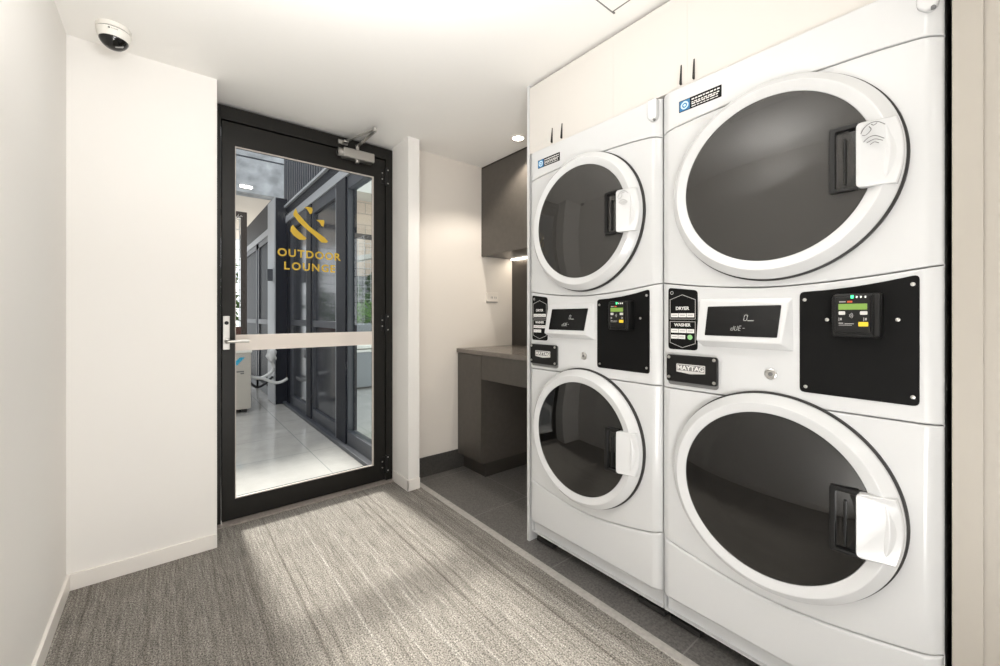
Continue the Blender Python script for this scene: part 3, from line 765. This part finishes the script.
t = thing('downlight_glint', 'flat lit oval on the concrete beam standing in for a reflected downlight', 'wall light', (1.02, 8.0, 3.28))  # glowing oval stands in for a downlight's reflection in the door glass
obj('glint_body', plate(rrect(.925, 1.117, 3.252, 3.302, .022), lambda a, b, n: (a, 8.001 - n, b), 0, .016, .003), 'trimw', t)
obj('glint_face', plate(rrect(.931, 1.111, 3.257, 3.297, .020), lambda a, b, n: (a, 8.001 - n, b), .016, .024, .002), 'lamp', t)
struct('ceiling_outside', B(-1.5, 2.2, 8.28, 13.0, 3.19, 3.35), 'soffit', 'beige soffit beyond the concrete beam', 'soffit')
XH = 1.10
def far_bay(n, y0, y1, label):
    w = root_struct('window_%d' % n, label, 'window', (XH, (y0 + y1) / 2, 0))
    f = bmesh.new()
    box(f, XH, XH + .06, y0, y0 + .06, 0, 2.25); box(f, XH, XH + .06, y1 - .06, y1, 0, 2.25); box(f, XH, XH + .06, y0, y1, 0, .12); box(f, XH, XH + .06, y0, y1, 2.17, 2.25)
    obj('window_frame', f, 'navyl', w); obj('transom', B(XH - .004, XH + .05, y0 + .06, y1 - .06, 1.0, 1.07), 'navyl', w)
    obj('pane', B(XH + .022, XH + .03, y0 + .05, y1 - .05, .11, 2.18), 'farpane', w)
far_bay(4, 6.30, 7.35, 'tinted pane past the column'); far_bay(5, 7.45, 9.2, 'tinted pane at the far end of the screen')
struct('trim_9', B(XH - .01, XH + .08, 6.26, 9.4, 2.25, 2.34), 'alu', 'pale head rail of the far screen', 'head rail')
struct('trim_10', B(XH, XH + .08, 6.26, 9.4, 2.34, 2.70), 'navy', 'dark fascia of the far screen', 'fascia')
struct('wall_courtyard', B(-2.6, -2.5, 2.7, 13.0, -.05, 5.5), 'darkwall', 'unseen side wall of the courtyard, dark to grey the pane reflections', 'wall')  # out of view, set near and dark so the far panes reflect grey
# outdoor air conditioner
t = thing('air_conditioner', 'beige outdoor air conditioner unit with a blue emblem in the courtyard', 'air conditioner', (.42, 5.75, 0))
FX = lambda a, b, n: (a, 5.56 - n, b)
obj('casing', B(.02, .762, 5.56, 5.92, .035, .690, .010), 'acbody', t)
obj('lid', B(.012, .770, 5.552, 5.93, .690, .722, .006), 'aclid', t)
obj('emblem', join(plate([(.585, .535), (.640, .575), (.640, .625), (.585, .585)], FX, .0, .002), plate([(.618, .545), (.700, .640), (.650, .640), (.600, .590)], FX, .0, .003)), 'cyan', t)
obj('badge', join(B(.615, .690, 5.557, 5.561, .468, .482), B(.655, .690, 5.557, 5.561, .446, .460)), 'dgrey', t)
for x in (.10, .66): obj('foot', B(x, x + .06, 5.56, 5.93, 0, .036, .003), 'rubber', t)
tag(obj('refrigerant_pipe', tube(smooth_path([(.77, 5.72, .40), (.86, 5.72, .36), (.96, 5.70, .40), (1.02, 5.72, .46), (1.01, 5.72, .54)]), .018, 10), 'pipe'), 'upper white wrapped pipe running from the air conditioner', 'pipe')
tag(obj('refrigerant_pipe', tube(smooth_path([(.77, 5.66, .39), (.90, 5.66, .36), (1.02, 5.66, .30), (1.10, 5.66, .30), (1.165, 5.64, .34)]), .018, 10), 'pipe'), 'lower white wrapped pipe sagging past the column', 'pipe')
tag(obj('power_cable', tube(smooth_path([(.785, 5.80, .30), (.86, 5.80, .24), (.95, 5.84, .27), (1.045, 5.90, .34)]), .014, 8), 'cable'), 'dark cable looping under the white pipes', 'cable')
bm = bmesh.new(); bmesh.ops.create_icosphere(bm, subdivisions=3, radius=1)
for v in bm.verts:
    k = 1 + .16 * math.sin(v.co.x * 5 + v.co.z * 7) + .10 * math.sin(v.co.y * 9 + v.co.z * 4)
    v.co = Vector((1.000 + v.co.x * .055 * k, 5.72 + v.co.y * .05, .625 + v.co.z * .085 * k))
tag(obj('pipe_wrapping', bm, 'pipe'), 'crumpled white wrapping bundled against the column', 'pipe wrap')
# brown framed mesh screen behind the unit
t = thing('mesh_screen', 'brown framed wire mesh screen behind the air conditioner', 'mesh screen', (.40, 6.2, 0))
sf = bmesh.new(); box(sf, .735, .800, 6.18, 6.24, 0, 2.46); box(sf, -.6, .735, 6.18, 6.24, 2.39, 2.46); box(sf, -.6, -.53, 6.18, 6.24, 0, 2.46)
obj('screen_frame', sf, 'brown', t)
obj('lower_board', B(-.53, .735, 6.19, 6.23, .02, .98), 'rust', t)
gw = bmesh.new()
for k in range(17): box(gw, -.53 + k * .078, -.522 + k * .078, 6.206, 6.214, .98, 2.39)
for k in range(11): box(gw, -.53, .735, 6.204, 6.216, 1.06 + k * .13, 1.068 + k * .13)
obj('wire_mesh', gw, 'mesh', t)
def leaves(bm, c, s, n, sz):
    for _ in range(n):
        while True:
            q = Vector((random.uniform(-1, 1), random.uniform(-1, 1), random.uniform(-1, 1)))
            if q.length < 1: break
        p = Vector((c[0] + q.x * s[0], c[1] + q.y * s[1], c[2] + q.z * s[2]))
        d = Vector((random.gauss(0, 1), random.gauss(0, 1), random.gauss(0, 1))).normalized(); e = d.orthogonal().normalized()
        f = d.cross(e) * .3; L = sz * random.uniform(.6, 1.3)
        v = [bm.verts.new(p + x) for x in (-d * L, e * L * .45 + f * L * .2, d * L, -e * L * .45 + f * L * .2)]
        bm.faces.new(v[:3]); bm.faces.new([v[0], v[2], v[3]])
    return bm
def shrub(name, label, parts, n, sz, m, stems):
    t = thing(name, label, 'shrub', (parts[0][0][0], parts[0][0][1], 0))
    bm = bmesh.new()
    for c, s in parts: leaves(bm, c, s, n, sz)
    obj('foliage', bm, m, t, smooth=0, recalc=False)
    st = bmesh.new()
    for p in stems: tube(p, .015, 6, st)
    obj('stem', st, 'brown', t)
shrub('climbing_shrub', 'leafy green climber behind the brown mesh screen', [((.62, 6.75, 1.25), (.16, .2, .35)), ((.66, 6.75, 1.75), (.10, .2, .25)), ((.40, 6.8, 1.2), (.25, .2, .3))], 260, .05, 'leaf', [[(.6, 6.75, 0), (.62, 6.75, 1.3), (.66, 6.75, 1.8)]])
# terrace seen through the clear pane
t = thing('outdoor_cabinet', 'grey outdoor cabinet with white lid seen through the clear pane', 'cabinet', (2.55, 6.5, 0))
obj('cabinet_body', B(2.09, 3.2, 6.22, 6.85, .02, .56, .008), 'steelgrey', t)
obj('lid', join(B(2.06, 3.23, 6.19, 6.88, .615, .665, .008), B(2.13, 3.2, 6.21, 6.86, .56, .600, .006)), 'aclid', t)
t = thing('hedge', 'bright green hedge beyond the grey outdoor cabinet', 'hedge', (3.0, 7.6, 0))
bm = bmesh.new()
for k in range(9): leaves(bm, (2.15 + k * .24, 7.6, 1.16 + .08 * math.sin(k * 2.1)), (.22, .2, .22), 150, .05)
obj('foliage', bm, 'leaf', t, smooth=0, recalc=False)
obj('trough', B(2.0, 4.3, 7.4, 7.8, 0, .98, .01), 'steelgrey', t)
t = thing('mesh_fence', 'wire mesh fence with dark top rail beyond the hedge', 'fence', (3.2, 8.1, 0))
obj('top_rail', B(1.9, 5.2, 8.07, 8.13, 2.66, 2.76, .005), 'brown', t)
for x in (1.95, 3.6, 5.1): obj('post', B(x, x + .06, 8.07, 8.13, 0, 2.66, .003), 'brown', t)
gw = bmesh.new()
for k in range(26): box(gw, 1.95 + k * .125, 1.957 + k * .125, 8.098, 8.105, .9, 2.66)
for k in range(14): box(gw, 1.95, 5.2, 8.096, 8.107, .95 + k * .125, .957 + k * .125)
obj('wire_mesh', gw, 'mesh', t)
t = thing('neighbouring_building', 'beige block building beyond the mesh fence', 'building', (5.0, 11.5, 0))
obj('wall', B(2.6, 9, 11.0, 11.4, 0, 7.0), 'beige', t)
obj('canopy', join(B(2.4, 9, 10.2, 11.0, 4.25, 4.6)), 'slab', t)
t = thing('garden_shelter', 'low white roofed shelter with posts beyond the mesh fence', 'shelter', (3.6, 9.3, 0))
rf = prism([(2.3, 2.05), (5.4, 2.95), (5.4, 3.05), (2.3, 2.15)], lambda a, b, n: (a, n, b), 8.7, 10.2)
obj('roof', rf, 'slab', t)
for x in (2.55, 3.05, 4.8): obj('post', B(x, x + .14, 9.0, 9.14, 0, 2.1 + (x - 2.55) * .28), 'slab', t)
obj('back_wall', B(2.4, 5.3, 10.0, 10.1, 0, 2.1), 'steelgrey', t)
shrub('garden_shrub', 'dark leafy shrub under the white roofed shelter', [((3.55, 9.4, 1.3), (.45, .3, .5)), ((3.2, 9.5, 1.7), (.3, .3, .4)), ((3.9, 9.4, 1.9), (.3, .25, .3))], 280, .07, 'leafd', [[(3.5, 9.4, 0), (3.5, 9.4, 1.5)]])

# ---------------------------------------------------------------- light
def area(name, loc, rot, sx, sy, power, col=(1, .93, .85), spread=None):
    l = bpy.data.lights.new(name, 'AREA'); l.shape = 'RECTANGLE'; l.size = sx; l.size_y = sy; l.energy = power; l.color = col
    if spread: l.spread = spread
    o = bpy.data.objects.new(name, l); COL.objects.link(o); o.location = loc; o.rotation_euler = rot; return o
def spot(name, loc, power, ang, blend, size, col=(1, .92, .82)):
    l = bpy.data.lights.new(name, 'SPOT'); l.energy = power; l.spot_size = math.radians(ang); l.spot_blend = blend; l.shadow_soft_size = size; l.color = col
    o = bpy.data.objects.new(name, l); COL.objects.link(o); o.location = loc; return o
for i, y in enumerate((-.25, -1.6)):
    area('ceiling_fill', (.52, y, ZC - .012), (0, 0, 0), .30, .30, 3, (1, .97, .93))  # unseen fill lights added at ceiling height behind the viewer
# broad fill light added inside the closed rear wall, no fitting there
area('rear_fill', (.5, YB + .05, 1.25), (PI / 2, 0, 0), 1.65, 2.1, 10, (1, .985, .96))
# unseen fill light added above the view, facing up to brighten the ceiling
area('upward_fill', (.16, .70, 1.84), Vector((.12, .30, 1)).to_track_quat('-Z', 'Y').to_euler(), .6, .4, 19, (1, .985, .965))
ws = spot('left_wall_fill', (1.0, .30, ZC - .02), 30, 85, 1., .06, (1, .985, .965)); ws.rotation_euler = Vector((-1, .80, -.70)).to_track_quat('-Z', 'Y').to_euler()  # out-of-view spot added to brighten the left wall
# low fill light added behind the viewer, lifting walls and ceiling from below
area('low_fill', (.02, -.38, .32), Vector((.15, .75, 1)).to_track_quat('-Z', 'Y').to_euler(), .5, .7, 24, (1, .985, .965))
spot('alcove_lamp', (LX, LY, ZC - .012), 36, 122, .4, .03)
area('cupboard_lamp', (XA - .03, 2.03, 1.573), (0, 0, 0), .02, .95, 1.6, (1, .88, .72))
sn = bpy.data.lights.new('sun', 'SUN'); sn.energy = 8.6; sn.angle = math.radians(7); sn.color = (1, .95, .88)
so = bpy.data.objects.new('sun', sn); COL.objects.link(so); so.location = (0, 8, 8)
so.rotation_euler = Vector((.05, -1, -.86)).to_track_quat('-Z', 'Y').to_euler()
w = bpy.data.worlds.new('sky'); S.world = w; w.use_nodes = True
wn, wl = w.node_tree.nodes, w.node_tree.links
bg = wn['Background']; bg.inputs['Color'].default_value = (.95, .97, 1, 1); bg.inputs['Strength'].default_value = 2.0

# ---------------------------------------------------------------- camera
cam = bpy.data.cameras.new('camera'); cam.sensor_width = 36; cam.lens = 408.8 / 1000 * 36
cam.shift_y = -(333 - 315.58) / 1000; cam.clip_start = .02
co = bpy.data.objects.new('camera', cam); COL.objects.link(co)
co.location = (0, 0, 1.124); co.rotation_euler = (PI / 2, 0, -math.radians(39.13))
S.camera = co
S.view_settings.view_transform = 'Standard'; S.view_settings.look = 'None'
S.view_settings.gamma = 1; S.view_settings.use_curve_mapping = False
S.view_settings.exposure = 0.05
S.cycles.use_denoising = True
S.cycles.max_bounces = 12; S.cycles.diffuse_bounces = 8; S.cycles.glossy_bounces = 5; S.cycles.transparent_max_bounces = 16
S.cycles.sample_clamp_indirect = 6
S.cycles.caustics_reflective = False; S.cycles.caustics_refractive = False
